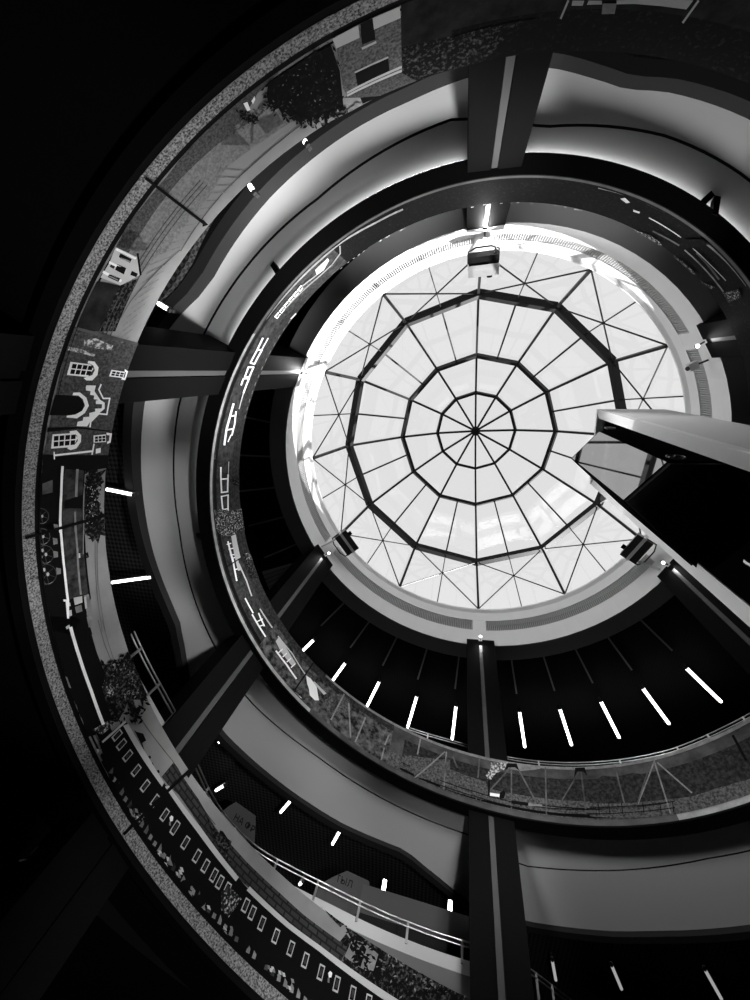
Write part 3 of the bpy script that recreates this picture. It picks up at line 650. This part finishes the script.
W_([(250,182),(410,280)], 5, 'p_pale'); W_([(430,345),(530,440),(622,552)], 7, 'p_mid'); W_([(470,335),(560,420),(635,497)], 4, 'p_pale'); W_([(250,112),(480,245)], 15, 'p_mid'); W_([(540,312),(640,400),(740,520)], 13, 'p_mid'); W_([(0,30),(120,60),(235,105)], 12, 'p_mid')
W_([(270,250),(400,320)], 8, 'p_steel'); W_([(490,360),(600,490)], 10, 'p_steel')
Bp.crop(k, [(105,85),(130,82),(155,105),(135,108)], 'p_pale', 6); Bp.crop(k, [(170,140),(205,152),(200,160),(170,150)], 'p_pale', 6)
Bp.crop(k, [(150,240),(260,270),(320,320),(270,315),(200,275)], 'p_leafb', 6); Bp.crop(k, [(370,375),(420,400),(490,470),(460,465),(400,415)], 'p_leafb', 6); Bp.crop(k, [(500,500),(540,515),(580,530),(560,540)], 'p_leafb', 6); Bp.crop(k, [(620,560),(700,540),(710,580),(650,610)], 'p_leafb', 6)
Bp.crop(k, [(420,290),(550,270),(560,310),(440,330)], 'p_leafd', 7)

for turn, pr, a, b, lab in (('A', A, tA0, tA1, 'lower curved parapet printed with gravel track, steam train and brick depot'),
                            ('B', Bp, tB0, tB1, 'upper curved parapet printed with a white train and a truss bridge')):
    hb = (lambda t: hA(t)) if turn == 'A' else (lambda t: hB(t))
    q = MB().sweep(lambda t: [(2.2005, hb(t)), (2.224, hb(t)), (2.224, hb(t)+PH), (2.2005, hb(t)+PH)], arange(a, b, 2))
    root = tag(q.out('mural_parapet', M['p_dark']), lab, 'mural')
    pr.out(root)

# ================================================================== LAMPS AND SMALL THINGS
# LED line hidden on the ledge behind the black lip
for a, b, lab in ((176, 201, 'thin LED cove line behind the black ramp edge at the left'), (211, 261.3, 'LED cove line glowing behind the black ramp edge at upper left'), (270.8, 321.5, 'LED cove line glowing behind the black ramp edge at upper right')):
    e = 2.6 if a > 200 else .5
    q = MB().sweep(lambda t: [(2.334, hB(t)+.06), (2.345, hB(t)+.06), (2.345, hB(t)+.071), (2.334, hB(t)+.071)], arange(a, b, 2))
    tag(q.out('led_strip', mat('led_glow', .9, .5, .2, emit=(6.0 if a > 205 else .8))), lab, 'light strip', 'cove lights under the ramp')

def tube_lamp(p0, p1, label, group, r=.045, m='tube'):
    root = empty('tube_lamp', mid(p0, p1), label, 'tube lamp', group)
    d = (p1-p0).normalized()
    MB().tube([p0+d*.05, p1-d*.05], r, 8).out('tube', M[m], root)
    for p, s in ((p0, 1), (p1, -1)): MB().tube([p, p+d*s*.05], r*1.1, 8).out('end_cap', M['gdark'], root)
    up = Vector((0, 0, 1))
    MB().bar(p0+up*.09, p1+up*.09, .06, .08).out('batten', M['gdark'], root)
    return root
ordn = ['first', 'second', 'third', 'fourth', 'fifth', 'sixth']
for nm, angs in (('right', (77.3, 68.6, 60, 51.2, 42)), ('left', (91.6, 101, 110.6, 120, 129.6))):
    for k, t in enumerate(angs):
        side = 'right' if nm == 'right' else 'left'
        tube_lamp(pol(3.1, t, 4.2), pol(3.70, t, 4.2), f'lit tube lamp on the upper ceiling, {ordn[k]} {side} of the bottom centre column', 'tube lamps on the upper ceiling')
for k, t in enumerate((42, 51.2, 60, 68.6, 77.3, 92, 101.5, 111, 120.5, 130, 153, 162, 171, 180, 189.5, 198.5)):
    q = MB().bar(pol(2.5, t, 4.435), pol(3.06, t, 4.435), .05, .03)
    where = ('lower right ceiling', 'lower left ceiling', 'left ceiling')[0 if k < 5 else 1 if k < 10 else 2]
    n_ = (k, k-5, k-10)[0 if k < 5 else 1 if k < 10 else 2]
    tag(q.out('ceiling_conduit', M['conduit']), f'thin grey conduit on the {where}, {ordn[n_]} clockwise from its right end' , 'conduit', 'conduits on the upper ceiling')
L1 = [((105,489),(134.7,495),'left gallery lamp level with the locomotive wheels'),((110.7,582.7),(153.3,576.8),'left gallery lamp beside the locomotive cab'),
      ((218,743),(224,739),'tiny lamp end right of the lower left column'),((215,791),(225,785),'short lamp just above the handrail end'),
      ((280,813),(292,799),'slanted lamp above the brick wall print'),((332,845),(341,829),'slanted lamp above the arched pale board'),
      ((247.5,182),(255,194),'lamp above the printed hillside, middle of three at upper left'),((302.5,138),(308,146),'lamp above the printed tree at upper left'),
      ((156,302),(170.4,310.8),'bright lamp beside the printed timber house'),((552,959),(556,981),'dim lamp right of the bottom centre column'),
      ((611,964),(622,990),'second dim lamp right of the bottom centre column'),((704,968),(722,1000),'dim lamp in the bottom right corner'),
      ((299,885),(303,881),'tiny lamp below the handrail near the pale boards')]
for (a, b, lab) in L1:
    h = 2.66 if lab[:4] != 'tiny' or a[0] < 250 else 2.4
    p0, p1 = W(*flat(*a, h), h), W(*flat(*b, h), h)
    tube_lamp(p0, p1, 'lit tube lamp, '+lab, 'tube lamps on the lower gallery ceiling', .036, 'dimtube' if 'dim ' in lab else 'tube')
for x, y, lab in ((384,887,'small glowing lamp above the handrail between two boards'), (450,908,'small glowing lamp under the beam at the end of the handrail'), (446,932,'narrow glowing lamp just over the handrail end')):
    t, h = cyl(x, y, 3.8)
    p = pol(3.8, t, h); r, tg, up = frame_at(t)
    root = empty('wall_lamp', p, lab, 'lamp', 'lamps on the far gallery wall')
    MB().tube([p-up*.14, p+up*.14], .045, 8).out('lamp', M['bulb'], root)
    MB().box(p+r*.06-tg*.06-up*.2, tg*.12, r*.05, up*.4).out('back_plate', M['gdark'], root)

# level-one edge wall and handrail
def spline(pts, n=6):
    out = []
    for i in range(len(pts)-1):
        p0, p1, p2, p3 = pts[max(i-1, 0)], pts[i], pts[i+1], pts[min(i+2, len(pts)-1)]
        for k in range(n):
            t = k/n
            out.append(tuple(.5*((2*b)+(-a+c)*t+(2*a-5*b+4*c-d)*t*t+(-a+3*b-3*c+d)*t**3) for a, b, c, d in zip(p0, p1, p2, p3)))
    out.append(tuple(pts[-1])); return out
PATH = spline([(2.72,87),(2.71,95),(2.70,102),(2.69,110),(2.71,116),(2.74,124),(2.65,132),(2.48,139.5),(2.33,147),(2.28,153),(2.26,159),(2.25,166)])
PATH = [(r, t) for r, t in PATH]
def path_wall(name, path, h0, h1, th, mats, mi):
    m = MB(); rows = [[pol(r, t, max(h0, hA(t)+.02)), pol(r, t, h1-.07), pol(r-.005, t, h1-.07), pol(r-.005, t, h1), pol(r+th, t, h1), pol(r+th, t, max(h0, hA(t)+.02))] for r, t in path]
    for R in rows: m.v += R
    for k in range(len(rows)-1):
        for j in range(6):
            a, b = k*6+j, k*6+(j+1) % 6; m.f.append((a, a+6, b+6, b)); m.i.append(mi[j])
    m.f += [tuple(range(6)), tuple(range(len(m.v)-6, len(m.v)))[::-1]]; m.i += [0, 0]
    return m.out(name, mats)
tag(path_wall('wall_gallery', PATH, 1.12, 1.66, .06, [mat('gallery_wall_grey', .13, .7, .1), mat('gallery_coping', .42, .6, .2)], [0, 1, 1, 1, 0, 0]), 'low pale edge wall of the lower gallery under its handrail', 'wall', kind='structure')
def handrail(path, h, drop, nposts, label):
    root = empty('handrail', pol(path[0][0], path[0][1], h-drop), label, 'handrail')
    for dh in (0, -.026): MB().tube([pol(r-.02, t, h+dh) for r, t in path], .013, 8).out('rail', M['metal'], root, True)
    step = max(1, (len(path)-1)//nposts)
    for k in range(step//2, len(path), step):
        r, t = path[k]; rr, tg, up = frame_at(t)
        MB().bar(pol(r-.012, t, h-drop), pol(r-.02, t, h+.004), .025, .04, tg).out('post', M['metal'], root)
    return root
handrail([q for q in PATH], 1.745, .11, 11, 'steel double handrail along the lower gallery edge')
handrail(spline([(2.85,36),(2.85,42),(2.86,48),(2.86,54),(2.80,68),(2.71,82),(2.61,92),(2.60,104)]), 3.2, .12, 7, 'steel handrail rising just over the upper mural at the bottom')
hp = [flat(x, y, 1.75) for x, y in ((524,966),(536,975),(552,987),(576,1005))]
handrail([(math.hypot(x-AX[0], y-AX[1]), math.degrees(math.atan2(y-AX[1], x-AX[0]))) for x, y in hp], 1.75, .12, 2, 'dim handrail going down out of the bottom edge, right of the column')
q = MB(); a, b = pol(3.9, 104, 2.32), pol(3.9, 84, 2.32); q.bar(a, b, .5, .55)
tag(q.out('beam', mat('beam_grey', .09, .7, .1)), 'grey beam above the end of the lower gallery handrail', 'beam', kind='structure')
# painted boards on the gallery
def slab_from_px(pts, R, name, m, th=.03):
    P = [cyl(x, y, R) for x, y in pts]; t0 = sum(p[0] for p in P)/len(P); r, tg, up = frame_at(t0)
    f = [pol(R, t, h) for t, h in P]; n = len(f); c0 = sum(f, Vector())/n
    f = [p-r*((p-c0).dot(r)) for p in f]
    v = f+[p+r*th*U for p in f]
    return link(name, v, [tuple(range(n)), tuple(range(n, 2*n))[::-1]]+[(i, (i+1) % n, n+(i+1) % n, n+i) for i in range(n)], m), c0, r, tg
def text_on(s, c, r, tg, size, dx, dz, parent, tilt=0):
    cu = bpy.data.curves.new('lettering', 'FONT'); cu.body = s; cu.size = size; cu.extrude = .004; cu.align_x = 'CENTER'; cu.align_y = 'CENTER'
    o = bpy.data.objects.new('lettering', cu); COL.objects.link(o); cu.materials.append(M['ink'])
    X = -tg if (-tg).cross(Vector((0, 0, 1))).dot(-r) > 0 else tg
    Z = -r; Y = Z.cross(X)
    p = c-r*.02+X*dx+Vector((0, 0, dz))
    o.matrix_world = Matrix.Translation(p) @ Matrix((X, Y, Z)).transposed().to_4x4() @ Matrix.Rotation(tilt, 4, 'Z')
    bpy.context.view_layer.update()
    me = bpy.data.meshes.new_from_object(o.evaluated_get(bpy.context.evaluated_depsgraph_get())); me.transform(o.matrix_world)
    bpy.data.objects.remove(o); n = bpy.data.objects.new('lettering', me); COL.objects.link(n); n.parent = parent
o, c0, r, tg = slab_from_px([(229,806),(236,802),(256,816),(255,842),(222,832),(221,812)], 3.8, 'sign_board', M['board'])
tag(o, 'dim board lettered НА ФР above the handrail beside the short lamp', 'sign'); text_on('НА ФР', pol(3.8, *cyl(244, 824, 3.8)), r, tg, .2, 0, 0, o)
o, c0, r, tg = slab_from_px([(315,903),(316,886),(333,877),(347,871),(369,881),(371,900),(366,912),(340,918)], 3.8, 'sign_board', M['board'])
tag(o, 'pale arch-topped board lettered ТЫЛ behind the handrail', 'sign'); text_on('ТЫЛ', pol(3.8, *cyl(344, 882, 3.8)), r, tg, .2, 0, 0, o)

# lift tower ----------------------------------------------------------------------------------------
HT = 4.1
tw = empty('lift_tower', W(1.5, .7, FLOOR), 'white framed lift tower with black open front rising below the dome', 'lift')
def col4(m, pts, h0, h1, mi=0):
    n = len(pts); v = [W(x, y, h0) for x, y in pts]+[W(x, y, h1) for x, y in pts]
    m.add(v, [tuple(range(n))[::-1], tuple(range(n, 2*n))]+[(i, (i+1) % n, n+(i+1) % n, n+i) for i in range(n)], mi)
q = MB(); col4(q, [(1.23,.34),(1.25,.42),(1.31,.415),(1.29,.34)], FLOOR, HT); q.out('post', M['shaft'], tw)
q = MB(); col4(q, [(1.30,.99),(1.28,1.055),(1.34,1.06),(1.36,.99)], FLOOR, HT); q.out('post', M['shaft'], tw)
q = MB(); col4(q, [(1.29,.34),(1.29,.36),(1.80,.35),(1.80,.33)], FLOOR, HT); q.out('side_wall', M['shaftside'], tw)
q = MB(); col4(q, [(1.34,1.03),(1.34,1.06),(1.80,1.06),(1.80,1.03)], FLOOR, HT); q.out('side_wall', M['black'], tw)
q = MB(); col4(q, [(1.78,.35),(1.80,.35),(1.80,1.06),(1.78,1.06)], FLOOR, HT); q.out('back_wall', M['black'], tw)
q = MB(); col4(q, [(1.32,.362),(1.32,.375),(1.78,.375),(1.78,.362)], FLOOR, HT-.03); q.out('lining', M['black'], tw)
q = MB(); col4(q, [(1.23,.34),(1.28,1.055),(1.80,1.06),(1.80,.33)], HT, HT+.035); q.out('roof', M['shaft'], tw)
q = MB(); col4(q, [(1.29,.42),(1.32,.42),(1.34,.99),(1.31,.99)], FLOOR, HT-.05); q.out('front_glass', M['dglass'], tw)
for x, y in ((1.245,.47),(1.24,.455)):
    pass
for px_, py_, h in ((610,428,3.72),(676,457,2.25)):
    x, y = flat(px_, py_, h); p = W(x, y, h)
    q = MB(); q.tube([p+Vector((.10*math.cos(a*PI/6), 0, .10*math.sin(a*PI/6))) for a in range(13)], .016, 6); q.ball(p, .03)
    q.out('guide_pulley', M['dmetal'], tw)
MB().bar(W(1.27, .80, .6), W(1.27, .80, 1.9), .03, .03).out('guide_rail', M['dmetal'], tw)
car = empty('lift_car', W(1.1, .7, 2.2), 'faceted glass lift car with one mirror bright pane, in front of the tower', 'lift car')
C5 = [(1.27,.43),(1.03,.44),(.87,.65),(1.26,.985)]
q = MB(); col4(q, C5, 2.19, 2.225); q.out('car_floor', M['black'], car)
q = MB(); col4(q, C5, 3.30, 3.33); q.out('car_roof', M['black'], car)
def quad(a, b, h0, h1, th, name, m, par):
    a, b = Vector((*a, 0)), Vector((*b, 0)); n = (b-a).cross(Vector((0, 0, 1))).normalized()*th
    q = MB(); col4(q, [(a.x, a.y), (b.x, b.y), (b.x+n.x, b.y+n.y), (a.x+n.x, a.y+n.y)], h0, h1); return q.out(name, m, par)
quad(C5[1], C5[0], 2.225, 3.30, .008, 'dark_pane', M['dglass'], car)
quad(C5[3], C5[2], 2.225, 3.30, .008, 'dark_pane', M['dglass'], car)
pn = quad(C5[2], C5[1], 2.225, 3.30, .006, 'bright_pane', M['lift'], car); pn['label'] = 'mirror bright glass pane'
rl = MB(); rl.tube([W(.93,.63,2.62), W(1.05,.485,2.62), W(1.07,.49,2.56)], .018, 6); rl.out('grab_rail', M['metal'], car)
for x, y in ((1.0,.60),(1.08,.52)):
    MB().ball(W(x, y, 3.285), .03).out('car_light', M['bulb'], car)

# projectors and camera -------------------------------------------------------------------------------
PL = {266: 'white projector on the head of the top column', 146: 'dark projector with white band on the lower left column head', 26: 'dark projector with white band beside the lift tower at lower right'}
for t, lab in PL.items():
    hh = 4.72; dt = 0.0
    r, tg, up = frame_at(t+(0 if t == 266 else -1.5 if t == 146 else 1.5)); tt = t+(0 if t == 266 else -1.5 if t == 146 else 1.5)
    p = pol(2.04, tt, hh)
    root = empty('projector', p, lab, 'projector', 'projectors round the drum')
    w = .30*U; hgt = .2*U
    dk, lt = (M['gdark'], M['gproj']) if t != 266 else (M['dgrey'], M['gproj'])
    tl = (up*.9+r*.45).normalized(); ro = (r*.9-up*.45).normalized()
    def slab(a, b, name, m, s=1.0):
        MB().box(p-tg*w*s/2+ro*a*U-tl*hgt*s/2, tg*w*s, ro*(b-a)*U, tl*hgt*s).out(name, m, root)
    slab(-.09, -.02, 'front_housing', dk if t != 266 else lt); slab(-.02, .015, 'band', lt, 1.03); slab(.015, .09, 'rear_housing', dk, .97)
    MB().tube([p-ro*.09*U+tg*w*.22, p-ro*.13*U+tg*w*.22], .07, 14).out('lens', M['dglass'], root)
    MB().bar(p+ro*.09*U+tg*.3, pol(2.262, t+2.6, 4.5), .05, .05).out('arm', M['gproj'], root)
    MB().tube([p+tg*w*.5*s_+ro*a*U for s_, a in ((-1, .0), (-1, .12), (-.5, .15), (.5, .15), (1, .12), (1, .0))], .022, 6).out('yoke', M['gdark'], root)
p = pol(2.15, 331, 4.58); r, tg, up = frame_at(331)
cam_ = empty('security_camera', p, 'small white security camera under the right vent strip', 'camera')
MB().box(p-tg*.09-r*.1-up*.08, tg*.18, r*.2, up*.16).out('housing', M['gproj'], cam_)
MB().tube([p-r*.1-up*.02, p-r*.14-up*.04], .055, 12).out('lens', M['gdark'], cam_)
MB().bar(p+r*.1-up*.05, pol(RD-.012, 331, 4.54), .04, .04).out('arm', M['gdark'], cam_)
# struts between ramp lip and soffit
for t, two, lab in ((226, False, 'black strut behind the ramp edge at upper left'), (301, True, 'black V shaped strut behind the ramp edge at upper right'), (172, False, 'small black strut behind the ramp edge at the left')):
    q = MB(); h = hB(t)
    for dt in ((-1.0, 1.0) if two else (0,)):
        q.bar(pol(2.29, t+dt*1.4, h+.0), pol(2.42, t+dt*.5, h+.1), .10, .08)
    tag(q.out('strut', M['black']), lab, 'strut', 'struts under the ramp')
# a dim fixture low at the left edge of the ground storey ceiling
p = W(*flat(34, 853, 1.0), 1.0); 
root = empty('ceiling_speaker', p, 'barely visible dark fixture on the black ceiling at far lower left', 'speaker')
MB().box(p-Vector((.12, .07, .10)), Vector((.24, -.12, 0)), Vector((.06, .12, 0)), Vector((0, 0, .1))).out('housing', M['dgrey'], root)
MB().tube([p+Vector((-.1, 0, -.11)), p+Vector((.14, -.12, -.11))], .012, 6).out('rim', M['conduit'], root)
# louvre panel beside the lower left column on level two
P4 = [(262,572),(300,561),(296,575),(270,592)]
v = [W(*flat(x, y, 4.3), 4.3) for x, y in P4]
q = MB()
for k in range(5):
    a, b = v[0].lerp(v[3], k/5), v[1].lerp(v[2], k/5); a2, b2 = v[0].lerp(v[3], (k+.8)/5), v[1].lerp(v[2], (k+.8)/5)
    u_ = Vector((0, 0, .04)); q.add([a, b, b2, a2, a+u_, b+u_, b2+u_, a2+u_], [(0,1,2,3),(7,6,5,4),(0,4,5,1),(1,5,6,2),(2,6,7,3),(3,7,4,0)])
tag(q.out('louvre_panel', M['shaftside']), 'pale slatted ceiling panel beside the lower left column', 'panel')

# ================================================================== LIGHT
w = bpy.data.worlds.new('World'); scn.world = w; w.use_nodes = True
bg = w.node_tree.nodes['Background']; bg.inputs[0].default_value = (1, 1, 1, 1); bg.inputs[1].default_value = .86
S = bpy.data.lights.new('sun', 'SUN'); S.energy = 14.0; S.angle = RAD(.6)
so = bpy.data.objects.new('sun', S); COL.objects.link(so)
az, el = RAD(56), RAD(11)
dirv = Vector((math.cos(az)*math.cos(el), math.sin(az)*math.cos(el), math.sin(el)))
so.rotation_euler = (-dirv).to_track_quat('-Z', 'Y').to_euler(); so.location = dirv*40
def fill_spot(r, t, e, aim, cone, blend=.6, size=.35, h=FLOOR+.06):
    """added fill lamp without a fixture, aimed at the part it brightens"""
    L = bpy.data.lights.new('fill_spot', 'SPOT'); L.energy = e; L.shadow_soft_size = size; L.spot_size = RAD(cone); L.spot_blend = blend; L.specular_factor = .1
    o = bpy.data.objects.new('fill_spot', L); COL.objects.link(o); o.location = pol(r, t, h)
    o.rotation_euler = (aim-o.location).to_track_quat('-Z', 'Y').to_euler()
for t, e in ((60, 3000), (100, 3600), (140, 4200), (180, 5600), (215, 12500), (248, 12500), (285, 5600)):  # added fill lamps hanging unseen in the void, shading the upper ramp underside
    fill_spot(2.12, t+180, e, pol(2.95, t, hB(t)+.2), 29, .55, .7, hB(t)-(1.18 if t < 200 else 1.35))
for t, e in ((95, 1900), (125, 2600), (155, 3400), (185, 3000), (212, 2500), (236, 2100)):  # added unseen fill lamps near the floor, for the lower mural
    fill_spot(2.1, t+180, e, pol(2.2, t, hA(t)+.2), 30, .7, .15)

# added fill lamps in front of two projectors, to brighten the lift tower
fill_spot(1.8, 146, 1500, W(1.25, .6, 2.7), 46, .8, .05, 4.7)
fill_spot(1.8, 266, 900, W(1.5, .34, 2.9), 44, .8, .05, 4.7)

# ================================================================== CAMERA
cd = bpy.data.cameras.new('camera'); cam = bpy.data.objects.new('camera', cd); COL.objects.link(cam)
cd.sensor_fit = 'VERTICAL'; cd.sensor_height = 24; cd.lens = FPX/1000*24; cd.clip_start = .05; cd.clip_end = 500
right = Vector((FX[0], FY[0], FZ[0])); down = Vector((FX[1], FY[1], FZ[1])); fwd = Vector((FX[2], FY[2], FZ[2]))
mt = Matrix((right, -down, -fwd)).transposed().to_4x4(); mt.translation = W(0, 0, 0)
cam.matrix_world = mt
scn.camera = cam
vs = scn.view_settings
vs.view_transform = 'Standard'; vs.look = 'None'; vs.exposure = 0; vs.gamma = 1; vs.use_curve_mapping = False
scn.render.film_transparent = False
